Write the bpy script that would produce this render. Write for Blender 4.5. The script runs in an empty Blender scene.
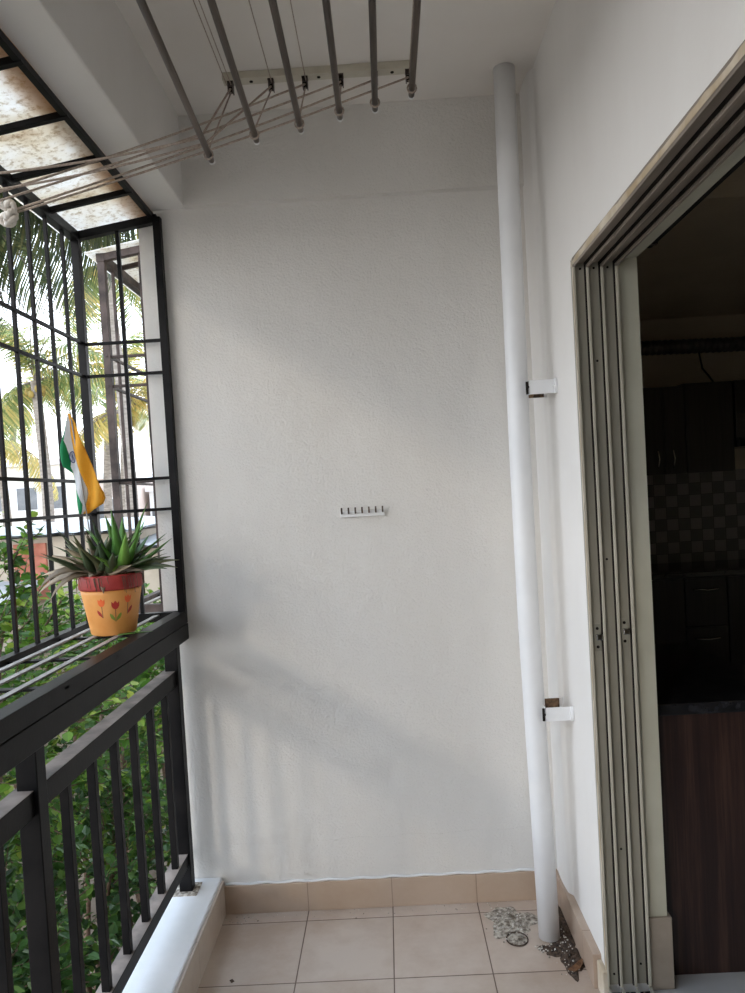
import bpy, math, random
from mathutils import Vector, Matrix
random.seed(7)
S = bpy.context.scene
COL = S.collection
PI = math.pi

# ------------------------------------------------------------------ materials
def newmat(name):
    m = bpy.data.materials.new(name); m.use_nodes = True
    nt = m.node_tree
    return m, nt, nt.nodes['Principled BSDF']

def N(nt, kind, **kw):
    n = nt.nodes.new(kind)
    for k, v in kw.items():
        if k in n.inputs: n.inputs[k].default_value = v
        else: setattr(n, k, v)
    return n

def coords(nt, scale=(1, 1, 1)):
    g = N(nt, 'ShaderNodeNewGeometry')
    mp = N(nt, 'ShaderNodeMapping'); mp.inputs['Scale'].default_value = scale
    nt.links.new(g.outputs['Position'], mp.inputs['Vector'])
    return mp.outputs['Vector']

def objcoords(nt, scale=(1, 1, 1)):
    g = N(nt, 'ShaderNodeTexCoord')
    mp = N(nt, 'ShaderNodeMapping'); mp.inputs['Scale'].default_value = scale
    nt.links.new(g.outputs['Object'], mp.inputs['Vector'])
    return mp.outputs['Vector']

def ramp(nt, fac, stops):
    r = N(nt, 'ShaderNodeValToRGB')
    els = r.color_ramp.elements
    while len(els) < len(stops): els.new(0.5)
    for e, (p, c) in zip(els, stops):
        e.position = p; e.color = (*c, 1)
    nt.links.new(fac, r.inputs['Fac'])
    return r.outputs['Color']

def noise(nt, vec, scale, detail=4, rough=.55):
    n = N(nt, 'ShaderNodeTexNoise')
    n.inputs['Scale'].default_value = scale; n.inputs['Detail'].default_value = detail
    n.inputs['Roughness'].default_value = rough
    nt.links.new(vec, n.inputs['Vector'])
    return n.outputs['Fac']

def bump(nt, bs, height, strength, dist):
    b = N(nt, 'ShaderNodeBump')
    b.inputs['Strength'].default_value = strength; b.inputs['Distance'].default_value = dist
    nt.links.new(height, b.inputs['Height']); nt.links.new(b.outputs['Normal'], bs.inputs['Normal'])

def mottled(name, c1, c2, scale=8, rough=.6, bmp=0, bscale=60, bdist=.002, metal=0, spec=.5, stretch=(1, 1, 1), detail=4, lo=.35, hi=.65):
    m, nt, bs = newmat(name)
    v = coords(nt, stretch)
    c = ramp(nt, noise(nt, v, scale, detail), [(lo, c1), (hi, c2)])
    nt.links.new(c, bs.inputs['Base Color'])
    bs.inputs['Roughness'].default_value = rough; bs.inputs['Metallic'].default_value = metal
    bs.inputs['Specular IOR Level'].default_value = spec
    if bmp: bump(nt, bs, noise(nt, v, bscale, 3), bmp, bdist)
    return m

def plaster(name, c1, c2, b=.5, bs_=75, dist=.004):
    m, nt, bs = newmat(name)
    v = coords(nt)
    c = ramp(nt, noise(nt, coords(nt, (1, 1, .35)), 2.2, 6, .6), [(.3, c1), (.7, c2)])
    nt.links.new(c, bs.inputs['Base Color'])
    bs.inputs['Roughness'].default_value = .75; bs.inputs['Specular IOR Level'].default_value = .25
    a = N(nt, 'ShaderNodeMath', operation='ADD')
    nt.links.new(noise(nt, v, bs_, 4, .6), a.inputs[0])
    mm = N(nt, 'ShaderNodeMath', operation='MULTIPLY'); mm.inputs[1].default_value = 2.0
    nt.links.new(noise(nt, v, 9, 2), mm.inputs[0]); nt.links.new(mm.outputs[0], a.inputs[1])
    bump(nt, bs, a.outputs[0], b, dist)
    return m

M = {}
M['wall'] = plaster('white_plaster', (.69, .662, .615), (.75, .728, .69), .75, 120, .0045)
M['wall_right'] = plaster('smooth_white_plaster', (.73, .705, .67), (.785, .765, .735), .2, 40, .003)
M['ceiling'] = plaster('ceiling_paint', (.72, .675, .62), (.78, .745, .70), .15, 40, .003)
M['pipe'] = mottled('pipe_paint', (.76, .765, .77), (.83, .83, .83), 5, .35, .12, 60, .001)
M['kerb'] = mottled('kerb_paint', (.72, .74, .75), (.80, .81, .82), 6, .5, .25, 40, .003)
M['dirtymark'] = mottled('old_cement_patch', (.42, .32, .20), (.64, .57, .46), 9, .9)
M['black'] = mottled('black_enamel', (.003, .003, .0035), (.009, .008, .008), 12, .40, .25, 120, .0008, spec=.12)
M['paler'] = mottled('pale_brown_rail_top', (.10, .085, .075), (.34, .28, .24), 9, .6, .2, 100, .0008)  # mottled brown, paler than the black, for the rail tops
M['brownpaint'] = mottled('weathered_brown_enamel', (.035, .026, .023), (.11, .08, .07), 14, .55, spec=.25)
M['slat'] = mottled('pale_grey_enamel', (.24, .22, .20), (.38, .35, .32), 10, .4)  # mottled pale grey for the shelf slats and flag stick
M['steel'] = mottled('worn_steel_tube', (.055, .038, .028), (.15, .11, .085), 18, .30, .1, 90, .0005, metal=.55, stretch=(1, .15, 1))
M['cap'] = mottled('white_plastic', (.75, .75, .74), (.82, .82, .8), 6, .4)
M['cord'] = mottled('braided_cord', (.33, .26, .21), (.52, .43, .36), 160, .8, .4, 400, .001)
M['strip'] = mottled('cream_paint', (.50, .46, .37), (.60, .56, .46), 10, .55)
M['knot'] = mottled('pale_knotted_cord', (.66, .61, .54), (.78, .73, .66), 90, .85, .5, 200, .002)
M['dark'] = mottled('dark_recess', (.01, .009, .008), (.025, .02, .017), 20, .8, spec=.1)
M['rust'] = mottled('rusty_inside', (.05, .03, .02), (.32, .20, .12), 70, .9, .5, 80, .002)
M['alu'] = mottled('powder_coated_frame', (.27, .25, .20), (.36, .335, .27), 10, .42, stretch=(1, 1, .2))
M['header'] = mottled('brown_header_frame', (.20, .165, .13), (.34, .285, .23), 9, .55, stretch=(1, .2, 1))  # darker, browner frame tone for the header and its fins
M['alu_dark'] = mottled('weathered_frame_channel', (.22, .205, .165), (.32, .30, .24), 9, .45, stretch=(1, 1, .2))
M['alu_fin'] = mottled('frame_fin', (.46, .42, .33), (.56, .52, .42), 12, .5, stretch=(1, 1, .3))
M['alu_light'] = mottled('frame_edge', (.58, .55, .47), (.66, .63, .56), 12, .4, stretch=(1, 1, .3))
M['reveal'] = mottled('reveal_paint', (.50, .48, .375), (.58, .56, .45), 4, .5)
M['granite'] = mottled('black_granite', (.006, .006, .007), (.035, .035, .04), 28, .12, spec=.6, detail=8, lo=.5, hi=.78)
M['cab_dark'] = mottled('dark_laminate', (.010, .007, .006), (.022, .016, .014), 6, .3, stretch=(9, 9, .4))
M['kit_wall'] = mottled('kitchen_wall_paint', (.50, .43, .32), (.56, .48, .36), 2, .7)
M['kit_ceiling'] = mottled('kitchen_ceiling_paint', (.66, .60, .48), (.70, .64, .52), 2, .7)
M['duct'] = mottled('dark_flexible_duct', (.04, .035, .032), (.10, .085, .08), 20, .4, metal=.3)
M['kit_floor'] = mottled('kitchen_floor_tile', (.42, .41, .40), (.50, .49, .48), 3, .25)
M['soil'] = mottled('potting_soil', (.03, .02, .013), (.10, .07, .045), 60, .95, .8, 90, .006)
M['potrim'] = mottled('red_rim_paint', (.32, .022, .02), (.42, .045, .035), 25, .5)
M['tulip_red'] = mottled('dark_red_paint', (.38, .02, .012), (.45, .03, .02), 30, .55)
M['tulip_orange'] = mottled('orange_red_paint', (.78, .11, .02), (.85, .16, .03), 30, .55)
M['tulip_green'] = mottled('leaf_green_paint', (.20, .26, .03), (.28, .32, .05), 30, .55)
M['tulip_stem'] = mottled('brown_stem_paint', (.20, .07, .03), (.28, .11, .05), 30, .6)
M['chrome'] = mottled('chrome', (.55, .55, .54), (.7, .7, .68), 12, .18, metal=1)
M['cement'] = mottled('rough_cement', (.17, .14, .11), (.62, .57, .49), 70, .95, 1, 160, .006, detail=6, lo=.38, hi=.62)
M['dirt'] = mottled('brown_dirt', (.025, .016, .011), (.12, .08, .055), 90, .95, .8, 140, .004)
M['chip'] = mottled('paint_chips', (.22, .18, .14), (.72, .69, .63), 60, .8, lo=.4, hi=.55)
M['deadleaf'] = mottled('dead_leaf', (.10, .045, .02), (.25, .13, .06), 60, .8)
M['trunk'] = mottled('palm_bark', (.20, .17, .14), (.34, .30, .26), 5, .85, .6, 12, .02, stretch=(1, 1, 4))
M['bark'] = mottled('shrub_stem_bark', (.09, .055, .035), (.19, .13, .09), 20, .9)
M['nut'] = mottled('coconut_husk', (.18, .15, .03), (.40, .28, .07), 4, .6)
M['earth'] = mottled('dry_earth', (.16, .12, .085), (.34, .28, .22), 1.2, .95, .5, 8, .03)
M['sheet_white'] = mottled('pale_roof_sheet', (.60, .63, .66), (.78, .80, .81), 2, .5, stretch=(1, 4, 1))
M['sheet_grey'] = mottled('grey_roof_sheet', (.34, .36, .38), (.52, .53, .54), 2, .6, stretch=(3, 1, 1))
M['brick'] = mottled('red_brickwork', (.34, .11, .07), (.48, .19, .13), 7, .9)
M['hutwall'] = mottled('beige_render', (.42, .36, .28), (.56, .49, .40), 2.5, .9)
M['bld_cream'] = mottled('cream_render', (.72, .68, .60), (.80, .76, .69), .5, .9)
M['bld_pink'] = mottled('pink_render', (.66, .54, .48), (.74, .62, .55), .5, .9)
M['bld_white'] = mottled('white_render', (.74, .74, .74), (.82, .82, .82), .5, .9)
M['glass_dark'] = mottled('dark_glass', (.10, .11, .12), (.16, .17, .18), 2, .15)
M['blue_tarp'] = mottled('blue_tarpaulin', (.10, .35, .60), (.18, .48, .72), 3, .5)

def translucent_leaf(name, stops, rough=.5, trans=.35):
    m, nt, bs = newmat(name)
    g = N(nt, 'ShaderNodeNewGeometry')
    c = ramp(nt, g.outputs['Random Per Island'], stops)
    nt.links.new(c, bs.inputs['Base Color']); bs.inputs['Roughness'].default_value = rough
    t = N(nt, 'ShaderNodeBsdfTranslucent'); nt.links.new(c, t.inputs['Color'])
    mx = N(nt, 'ShaderNodeMixShader'); mx.inputs[0].default_value = trans
    out = nt.nodes['Material Output']
    nt.links.new(bs.outputs[0], mx.inputs[1]); nt.links.new(t.outputs[0], mx.inputs[2])
    nt.links.new(mx.outputs[0], out.inputs['Surface'])
    return m
M['leaf'] = translucent_leaf('shrub_leaves', [(0, (.03, .085, .014)), (.45, (.07, .17, .022)), (.8, (.15, .28, .03)), (1, (.34, .42, .07))])
M['leaf_dark'] = translucent_leaf('dark_shrub_leaves', [(0, (.02, .055, .014)), (.6, (.045, .12, .02)), (1, (.12, .22, .035))])
M['frond'] = translucent_leaf('palm_leaflets', [(0, (.13, .20, .06)), (.5, (.28, .34, .12)), (.85, (.55, .50, .18)), (1, (.75, .58, .22))])  # yellow end of the ramp stands in for sunlight on leaflets
M['frond_sunlit'] = translucent_leaf('sunlit_palm_leaflets', [(0, (.32, .33, .11)), (.5, (.60, .50, .16)), (1, (.80, .60, .22))])  # sunlit yellow put into the leaf colour
M['frond_near'] = translucent_leaf('near_palm_leaflets', [(0, (.05, .07, .035)), (.6, (.10, .13, .05)), (1, (.22, .21, .08))])
M['aloe_green'] = translucent_leaf('green_succulent_leaf', [(0, (.07, .18, .03)), (.6, (.13, .32, .05)), (1, (.24, .44, .08))], .35, .15)
M['aloe_dark'] = translucent_leaf('dull_green_succulent_leaf', [(0, (.045, .075, .035)), (.6, (.10, .13, .06)), (1, (.20, .19, .09))], .4, .12)
M['aloe_tan'] = translucent_leaf('dry_tan_succulent_leaf', [(0, (.20, .15, .10)), (.5, (.36, .27, .17)), (1, (.46, .36, .22))], .45, .12)

def cloth(name, c, tr=.45):
    m, nt, bs = newmat(name)
    v = coords(nt)
    cc = ramp(nt, noise(nt, v, 300, 2), [(.3, tuple(x * .93 for x in c)), (.7, c)])
    nt.links.new(cc, bs.inputs['Base Color']); bs.inputs['Roughness'].default_value = .7
    t = N(nt, 'ShaderNodeBsdfTranslucent'); nt.links.new(cc, t.inputs['Color'])
    mx = N(nt, 'ShaderNodeMixShader'); mx.inputs[0].default_value = tr
    nt.links.new(bs.outputs[0], mx.inputs[1]); nt.links.new(t.outputs[0], mx.inputs[2])
    nt.links.new(mx.outputs[0], nt.nodes['Material Output'].inputs['Surface'])
    return m
M['saffron'] = cloth('saffron_cloth', (.90, .50, .045))
M['flagwhite'] = cloth('white_cloth', (.80, .80, .80))
M['flaggreen'] = cloth('green_cloth', (.02, .33, .13))
M['chakra'] = cloth('navy_print', (.03, .05, .22), .1)

def roof_sheet_mat():
    m, nt, bs = newmat('stained_translucent_sheet')
    v = coords(nt)
    big = noise(nt, coords(nt, (1.2, 1.6, 1)), 3.2, 5, .6)
    c = ramp(nt, big, [(.28, (.52, .40, .28)), (.40, (.80, .74, .63)), (.6, (.90, .885, .85)), (.75, (.84, .81, .74))])
    sp = ramp(nt, noise(nt, v, 55, 6, .75), [(.36, (.50, .40, .28)), (.50, (1, 1, 1))])
    mul = N(nt, 'ShaderNodeMix', data_type='RGBA', blend_type='MULTIPLY'); mul.inputs[0].default_value = .8
    nt.links.new(c, mul.inputs[6]); nt.links.new(sp, mul.inputs[7])
    # rusty seepage along the wall side of the sheet (world x near -0.72)
    g = N(nt, 'ShaderNodeNewGeometry'); sx = N(nt, 'ShaderNodeSeparateXYZ'); nt.links.new(g.outputs['Position'], sx.inputs[0])
    mr = N(nt, 'ShaderNodeMapRange'); mr.inputs['From Min'].default_value = -.82; mr.inputs['From Max'].default_value = -.73
    nt.links.new(sx.outputs['X'], mr.inputs['Value'])
    mm = N(nt, 'ShaderNodeMath', operation='MULTIPLY'); nt.links.new(mr.outputs[0], mm.inputs[0])
    w = N(nt, 'ShaderNodeMapRange'); w.inputs['From Min'].default_value = .35; w.inputs['From Max'].default_value = .6
    nt.links.new(noise(nt, coords(nt, (2, 1, 1)), 4.0, 3), w.inputs['Value']); nt.links.new(w.outputs[0], mm.inputs[1])
    mx2 = N(nt, 'ShaderNodeMix', data_type='RGBA'); nt.links.new(mm.outputs[0], mx2.inputs[0])
    nt.links.new(mul.outputs[2], mx2.inputs[6]); mx2.inputs[7].default_value = (.55, .34, .17, 1)
    nt.links.new(mx2.outputs[2], bs.inputs['Base Color']); bs.inputs['Roughness'].default_value = .6
    t = N(nt, 'ShaderNodeBsdfTranslucent'); nt.links.new(mx2.outputs[2], t.inputs['Color'])
    mx = N(nt, 'ShaderNodeMixShader'); mx.inputs[0].default_value = .68
    nt.links.new(bs.outputs[0], mx.inputs[1]); nt.links.new(t.outputs[0], mx.inputs[2])
    nt.links.new(mx.outputs[0], nt.nodes['Material Output'].inputs['Surface'])
    return m
M['roof_sheet'] = roof_sheet_mat()

def tiles(name, ox, oy, size, c1, c2, mortar, axes='xy', rough=.35, msize=.0022, offset=0, bw=None, checker=False, stain=True, stainc=(.62, .50, .40)):
    m, nt, bs = newmat(name)
    g = N(nt, 'ShaderNodeNewGeometry'); sx = N(nt, 'ShaderNodeSeparateXYZ'); nt.links.new(g.outputs['Position'], sx.inputs[0])
    cb = N(nt, 'ShaderNodeCombineXYZ')
    for k, ax in enumerate(axes):
        a = N(nt, 'ShaderNodeMath', operation='SUBTRACT'); a.inputs[1].default_value = (ox, oy)[k]
        nt.links.new(sx.outputs[ax.upper()], a.inputs[0]); nt.links.new(a.outputs[0], cb.inputs[k])
    b = N(nt, 'ShaderNodeTexBrick'); b.offset = offset; b.squash = 1
    b.inputs['Scale'].default_value = 1; b.inputs['Brick Width'].default_value = bw or size
    b.inputs['Row Height'].default_value = size; b.inputs['Mortar Size'].default_value = msize
    b.inputs['Mortar Smooth'].default_value = .15; b.inputs['Bias'].default_value = 0
    b.inputs['Color1'].default_value = (*c1, 1); b.inputs['Color2'].default_value = (*c2, 1); b.inputs['Mortar'].default_value = (*mortar, 1)
    nt.links.new(cb.outputs[0], b.inputs['Vector'])
    col = b.outputs['Color']
    if checker:
        ck = N(nt, 'ShaderNodeTexChecker'); ck.inputs['Scale'].default_value = 1 / size
        ck.inputs['Color1'].default_value = (*c1, 1); ck.inputs['Color2'].default_value = (*c2, 1)
        nt.links.new(cb.outputs[0], ck.inputs['Vector'])
        mk = N(nt, 'ShaderNodeMix', data_type='RGBA'); nt.links.new(b.outputs['Fac'], mk.inputs[0])
        nt.links.new(ck.outputs['Color'], mk.inputs[6]); mk.inputs[7].default_value = (*mortar, 1)
        col = mk.outputs[2]
    if stain:
        s = ramp(nt, noise(nt, coords(nt), 3.0, 7, .65), [(.36, stainc), (.60, (1, 1, 1))])
        mx = N(nt, 'ShaderNodeMix', data_type='RGBA', blend_type='MULTIPLY'); mx.inputs[0].default_value = .55
        nt.links.new(col, mx.inputs[6]); nt.links.new(s, mx.inputs[7]); col = mx.outputs[2]
    nt.links.new(col, bs.inputs['Base Color']); bs.inputs['Roughness'].default_value = rough
    inv = N(nt, 'ShaderNodeMath', operation='SUBTRACT'); inv.inputs[0].default_value = 1
    nt.links.new(b.outputs['Fac'], inv.inputs[1]); bump(nt, bs, inv.outputs[0], .6, .002)
    return m
M['floor'] = tiles('beige_floor_tile', -.055 - .29 * 10, 2.475 - .32 * 20, .32, (.565, .475, .40), (.60, .505, .43), (.16, .11, .08), bw=.29, msize=.002)
M['skirt'] = tiles('beige_skirting_tile', -.055 - .29 * 10, -.05, .5, (.50, .385, .295), (.53, .41, .315), (.33, .24, .18), axes='xz', bw=.29, msize=.0015, stainc=(.8, .72, .62))
M['skirt_side'] = tiles('beige_side_skirting', 2.475 - .29 * 20, -.05, .5, (.52, .41, .325), (.55, .435, .345), (.33, .24, .18), axes='yz', bw=.29, msize=.0015)
M['kerbtile'] = tiles('kerb_facing_tile', 2.475 - .29 * 20, -.05, .5, (.66, .58, .50), (.70, .62, .54), (.40, .34, .28), axes='yz', bw=.29, msize=.0012)
M['revealtile'] = mottled('brown_skirting_tile', (.33, .27, .21), (.40, .33, .26), 12, .4)
M['backsplash'] = tiles('chequered_kitchen_tile', 0, .77, .0855, (.25, .24, .225), (.135, .13, .122), (.06, .055, .05), axes='xz', checker=True, rough=.3, msize=.002, stain=False)
M['blockwall'] = tiles('compound_wall_blocks', 0, -3.2, .2, (.13, .085, .06), (.18, .125, .085), (.07, .05, .035), axes='yz', bw=.4, offset=.5, rough=.9, msize=.012)
def wood(name):
    m, nt, bs = newmat(name)
    v = coords(nt, (9, 9, .45))
    n1 = noise(nt, v, 3.0, 7, .62)
    n2 = noise(nt, coords(nt, (40, 40, .8)), 3.0, 3, .6)
    a = N(nt, 'ShaderNodeMix', data_type='FLOAT'); a.inputs[0].default_value = .3
    nt.links.new(n1, a.inputs[2]); nt.links.new(n2, a.inputs[3])
    c = ramp(nt, a.outputs[0], [(.36, (.010, .005, .0045)), (.50, (.028, .013, .010)), (.60, (.060, .030, .021)), (.72, (.020, .010, .008))])
    nt.links.new(c, bs.inputs['Base Color']); bs.inputs['Roughness'].default_value = .38
    return m
M['wood'] = wood('dark_striped_laminate')
def pot_mat():
    m, nt, bs = newmat('orange_pot_paint')
    v = coords(nt)
    c = ramp(nt, noise(nt, v, 14, 5), [(.3, (.70, .28, .06)), (.7, (.80, .38, .11))])
    nt.links.new(c, bs.inputs['Base Color']); bs.inputs['Roughness'].default_value = .5
    bump(nt, bs, noise(nt, v, 60, 3), .2, .001)
    return m
M['pot'] = pot_mat()

# ------------------------------------------------------------------ mesh builder
class MB:
    def __init__(s): s.v = []; s.f = []; s.mi = []; s.sm = []
    def add(s, vs, fs, mi=0, smooth=False):
        o = len(s.v); s.v += [tuple(p) for p in vs]
        for f in fs: s.f.append([i + o for i in f]); s.mi.append(mi); s.sm.append(smooth)
        return s
    def box(s, x0, x1, y0, y1, z0, z1, mi=0):
        return s.add([(x, y, z) for x in (x0, x1) for y in (y0, y1) for z in (z0, z1)],
                     [(0, 1, 3, 2), (4, 6, 7, 5), (0, 4, 5, 1), (2, 3, 7, 6), (0, 2, 6, 4), (1, 5, 7, 3)], mi)
    def bar(s, a, b, w, h, up=(0, 0, 1), mi=0):          # rectangular bar from a to b
        a, b = Vector(a), Vector(b); d = (b - a).normalized(); up = Vector(up)
        if abs(d.dot(up)) > .95: up = Vector((0, 1, 0))
        sd = d.cross(up).normalized(); u = sd.cross(d).normalized()
        vs = [p + sd * (i * w / 2) + u * (j * h / 2) for p in (a, b) for i in (-1, 1) for j in (-1, 1)]
        return s.add(vs, [(0, 1, 3, 2), (4, 6, 7, 5), (0, 4, 5, 1), (2, 3, 7, 6), (0, 2, 6, 4), (1, 5, 7, 3)], mi)
    def tube(s, pts, r, n=10, mi=0, cap=True, smooth=True):
        pts = [Vector(p) for p in pts]
        rs = r if isinstance(r, (list, tuple)) else [r] * len(pts)
        vs = []; ref = None
        for i, p in enumerate(pts):
            d = (pts[min(i + 1, len(pts) - 1)] - pts[max(i - 1, 0)]).normalized()
            if ref is None: ref = Vector((0, 0, 1)) if abs(d.z) < .9 else Vector((1, 0, 0))
            sd = d.cross(ref).normalized(); u = sd.cross(d).normalized(); ref = u
            for k in range(n):
                a = 2 * PI * k / n
                vs.append(p + (sd * math.cos(a) + u * math.sin(a)) * rs[i])
        fs = []
        for i in range(len(pts) - 1):
            for k in range(n):
                k2 = (k + 1) % n
                fs.append((i * n + k, i * n + k2, (i + 1) * n + k2, (i + 1) * n + k))
        s.add(vs, fs, mi, smooth)
        if cap:
            o = len(s.v) - len(vs)
            s.f.append([o + k for k in range(n)][::-1]); s.mi.append(mi); s.sm.append(False)
            s.f.append([o + (len(pts) - 1) * n + k for k in range(n)]); s.mi.append(mi); s.sm.append(False)
        return s
    def lathe(s, prof, c, n=40, mi=0):
        vs = []; fs = []
        for r, z in prof:
            for k in range(n):
                a = 2 * PI * k / n; vs.append((c[0] + r * math.cos(a), c[1] + r * math.sin(a), c[2] + z))
        for i in range(len(prof) - 1):
            for k in range(n):
                k2 = (k + 1) % n; fs.append((i * n + k, i * n + k2, (i + 1) * n + k2, (i + 1) * n + k))
        return s.add(vs, fs, mi, True)
    def prism(s, poly, axis, a, b, mi=0):                # polygon (2D, ccw) extruded along an axis
        def P(q, t):
            if axis == 'z': return (q[0], q[1], t)
            if axis == 'y': return (q[0], t, q[1])
            return (t, q[0], q[1])
        n = len(poly); vs = [P(q, a) for q in poly] + [P(q, b) for q in poly]
        fs = [list(range(n))[::-1], list(range(n, 2 * n))] + [(i, (i + 1) % n, (i + 1) % n + n, i + n) for i in range(n)]
        return s.add(vs, fs, mi)
    def build(s, name, mats, parent=None, bevel=0, loc=None):
        me = bpy.data.meshes.new(name)
        v = s.v
        if loc is not None: v = [(p[0] - loc[0], p[1] - loc[1], p[2] - loc[2]) for p in v]
        me.from_pydata(v, [], s.f)
        if not isinstance(mats, (list, tuple)): mats = [mats]
        for m in mats: me.materials.append(m)
        me.polygons.foreach_set('material_index', s.mi); me.polygons.foreach_set('use_smooth', s.sm)
        me.validate(); me.update()
        import bmesh
        bm = bmesh.new(); bm.from_mesh(me)
        if len(bm.faces) < 4000: bmesh.ops.recalc_face_normals(bm, faces=bm.faces)
        bm.to_mesh(me); bm.free()
        o = bpy.data.objects.new(name, me); COL.objects.link(o)
        if loc is not None: o.location = loc
        if bevel:
            bv = o.modifiers.new('bevel', 'BEVEL'); bv.width = bevel; bv.segments = 2; bv.limit_method = 'ANGLE'
        if parent is not None:
            o.parent = parent
            if loc is None: o.matrix_parent_inverse = Matrix.Translation(parent.location).inverted() if parent.parent is None or True else o.matrix_parent_inverse
        return o

def tag(o, label=None, cat=None, group=None, kind=None):
    if label: o['label'] = label
    if cat: o['category'] = cat
    if group: o['group'] = group
    if kind: o['kind'] = kind
    return o
def empty(name, loc, label=None, cat=None, group=None, kind=None):
    o = bpy.data.objects.new(name, None); COL.objects.link(o); o.location = loc; o.empty_display_size = .1
    return tag(o, label, cat, group, kind)
def worldparent(o, parent):                              # parts are built in world coordinates
    o.parent = parent
    def wm(q):
        return (wm(q.parent) @ q.matrix_parent_inverse if q.parent else Matrix()) @ Matrix.Translation(q.location)
    o.matrix_parent_inverse = wm(parent).inverted()
    return o
def part(name, mb, mat, parent, bevel=0, label=None):
    o = mb.build(name, mat, None, bevel); worldparent(o, parent)
    if label: o['label'] = label
    return o
def struct(name, mb, mat, label=None, bevel=0):
    o = mb.build(name, mat, None, bevel); o['kind'] = 'structure'
    if label: o['label'] = label
    return o

# ------------------------------------------------------------------ dimensions (metres; camera at x=0,y=0)
D = 2.55; CE = 2.71; XR = .53; BZ = 2.415; KF = .025
XG = -.99; ZIN = 2.385; ZOUT = 2.338                    # grill box
Y0 = -1.3                                               # rear end of the balcony

# ------------------------------------------------------------------ balcony shell
struct('floor', MB().box(-.80, XR + .02, Y0, D + .02, -.15, 0), M['floor'], 'beige square tiled balcony floor')
# back wall with a lintel beam standing 15 mm proud
struct('wall_back', MB().box(-.783, .75, D, D + .16, -.15, 2.85), M['wall'], 'rough white plastered end wall of the balcony')
struct('trim_1', MB().box(-.622, XR, D - .030, D + .02, BZ, CE + .01), M['wall'], 'shallow white beam across the top of the end wall')
struct('wall_left', MB().box(-.80, -.617, Y0, D, BZ, CE + .1), M['wall_right'], 'white beam over the open side of the balcony', .004)
mb = MB().box(-.80, .76, Y0 - .1, D + .16, CE, CE + .16)
struct('ceiling', mb, M['ceiling'], 'white balcony ceiling')
struct('wall_rear', MB().box(-.80, .70, Y0 - .14, Y0, -.15, CE + .05), M['wall'], 'white plastered wall closing the rear of the balcony')
# unseen mass for the storeys above, added to block sunlight
struct('occluder_above', MB().box(-.82, 4.2, Y0 - 3, 6, CE + .16, 9.0), M['wall'], 'unseen white block for the floors above, added to block light')
# right wall: pillar beyond the door opening, with a bulging plastered corner; lintel above; rear piece
DY = 2.03; DZ = 2.012
prof = [(D, XR - .022)]
prof = [(XR - .013, D + .01)]
for k in range(9):
    t = k / 8; y = D - t * (D - 2.40); prof.append((XR - .013 - .003 * math.sin(t * PI), y))
for k in range(1, 7):
    t = k / 6; prof.append((XR - .013 * (math.cos(t * PI) * .5 + .5), 2.40 - .028 * t))
prof += [(XR, DY), (.70, DY), (.70, D + .01)]
struct('wall_right', MB().prism(prof, 'z', -.15, CE + .02), M['wall_right'], 'white painted pillar wall beside the sliding door')
struct('wall_right_lintel', MB().box(XR, .70, .0, DY, DZ + .003, CE + .02), M['wall_right'], 'white wall above the sliding door')
struct('wall_right_rear', MB().box(XR, .70, Y0, .0, -.15, CE + .02), M['wall_right'], 'white wall on the near side of the sliding door')

# kerb below the railing
kb = MB().box(-.845, -.640, Y0, D, -.15, .128)
struct('trim_2', kb, M['kerb'], 'white painted kerb under the railing', .006)
struct('baseboard_left', MB().box(-.645, -.632, Y0, D - .010, 0, .118), M['kerbtile'], 'pale tile facing along the inner side of the kerb')
struct('baseboard_back', MB().box(-.632, XR - .015, D - .014, D + .01, 0, .098), M['skirt'], 'beige tile skirting along the end wall', .0015)
struct('baseboard_right', MB().box(XR - .024, XR + .01, 2.070, D - .010, 0, .098), M['skirt_side'], 'beige tile skirting along the pillar wall', .0015)
# plaster fillet on top of the back skirting
mb = MB()
pts = [(-.632 + i * .03, D - .004, .101 + .0025 * math.sin(i * 1.7)) for i in range(39)]
mb.tube(pts, .0045, 6)
struct('trim_3', mb, M['pipe'], 'white paint line along the top of the skirting')
# a faint horizontal plaster seam on the back wall
mb = MB()
pts = [(-.60 + i * .04, D + .0005, .235 + .003 * math.sin(i * 1.3) + .002 * math.sin(i * 3.1) + .012 * i / 27) for i in range(28)]
mb.tube(pts, .0013, 5)
struct('trim_4', mb, M['wall'], 'faint horizontal plaster seam above the skirting')

# ------------------------------------------------------------------ sliding door frame
door = empty('door_1', (.59, DY, 0)); tag(door, 'three track aluminium sliding door frame, standing open', kind='structure')
# channel section across x (through the wall): bases and fins; run along jamb (z), header (y) and sill (y)
fins = [(.5285, .5335, 0), (.562, .5685, 1), (.600, .6065, 1), (.6385, .6455, 1)]
chan = [(.5335, .562), (.5685, .600), (.6065, .6385)]
mb = MB(); mbl = MB(); mbc = MB()
ZB = .045
mbc.box(.5285, .6455, DY - .012, DY + .004, ZB, DZ)
for a, b, k in fins:
    mbl.box(a, b, DY - (.026 if k else .022), DY - .008, ZB, DZ)
    if k: mb.box(a - .0028, a, DY - .020, DY - .008, ZB, DZ)     # dark strip standing in for the shadow gap beside each fin
part('jamb', mbc, M['alu'], door); part('jamb_fin', mbl, M['alu_fin'], door, .0008); part('shade_line', mb, M['dark'], door)
mb = MB(); mbl = MB(); mbc = MB()
mbc.box(.5285, .6455, 0, DY - .012, DZ - .012, DZ + .0025)
for a, b, k in fins:
    mbl.box(a, b, 0, DY - .010, DZ - (.028 if k else .024), DZ - .008)
    if k: mb.box(a - .0028, a, 0, DY - .012, DZ - .020, DZ - .008)  # same dark strips, shadow gaps drawn along the header
part('header', mbc, M['header'], door); part('header_fin', mbl, M['header'], door, .0008); part('shade_line', mb, M['dark'], door)
mb = MB(); mbl = MB()
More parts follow.
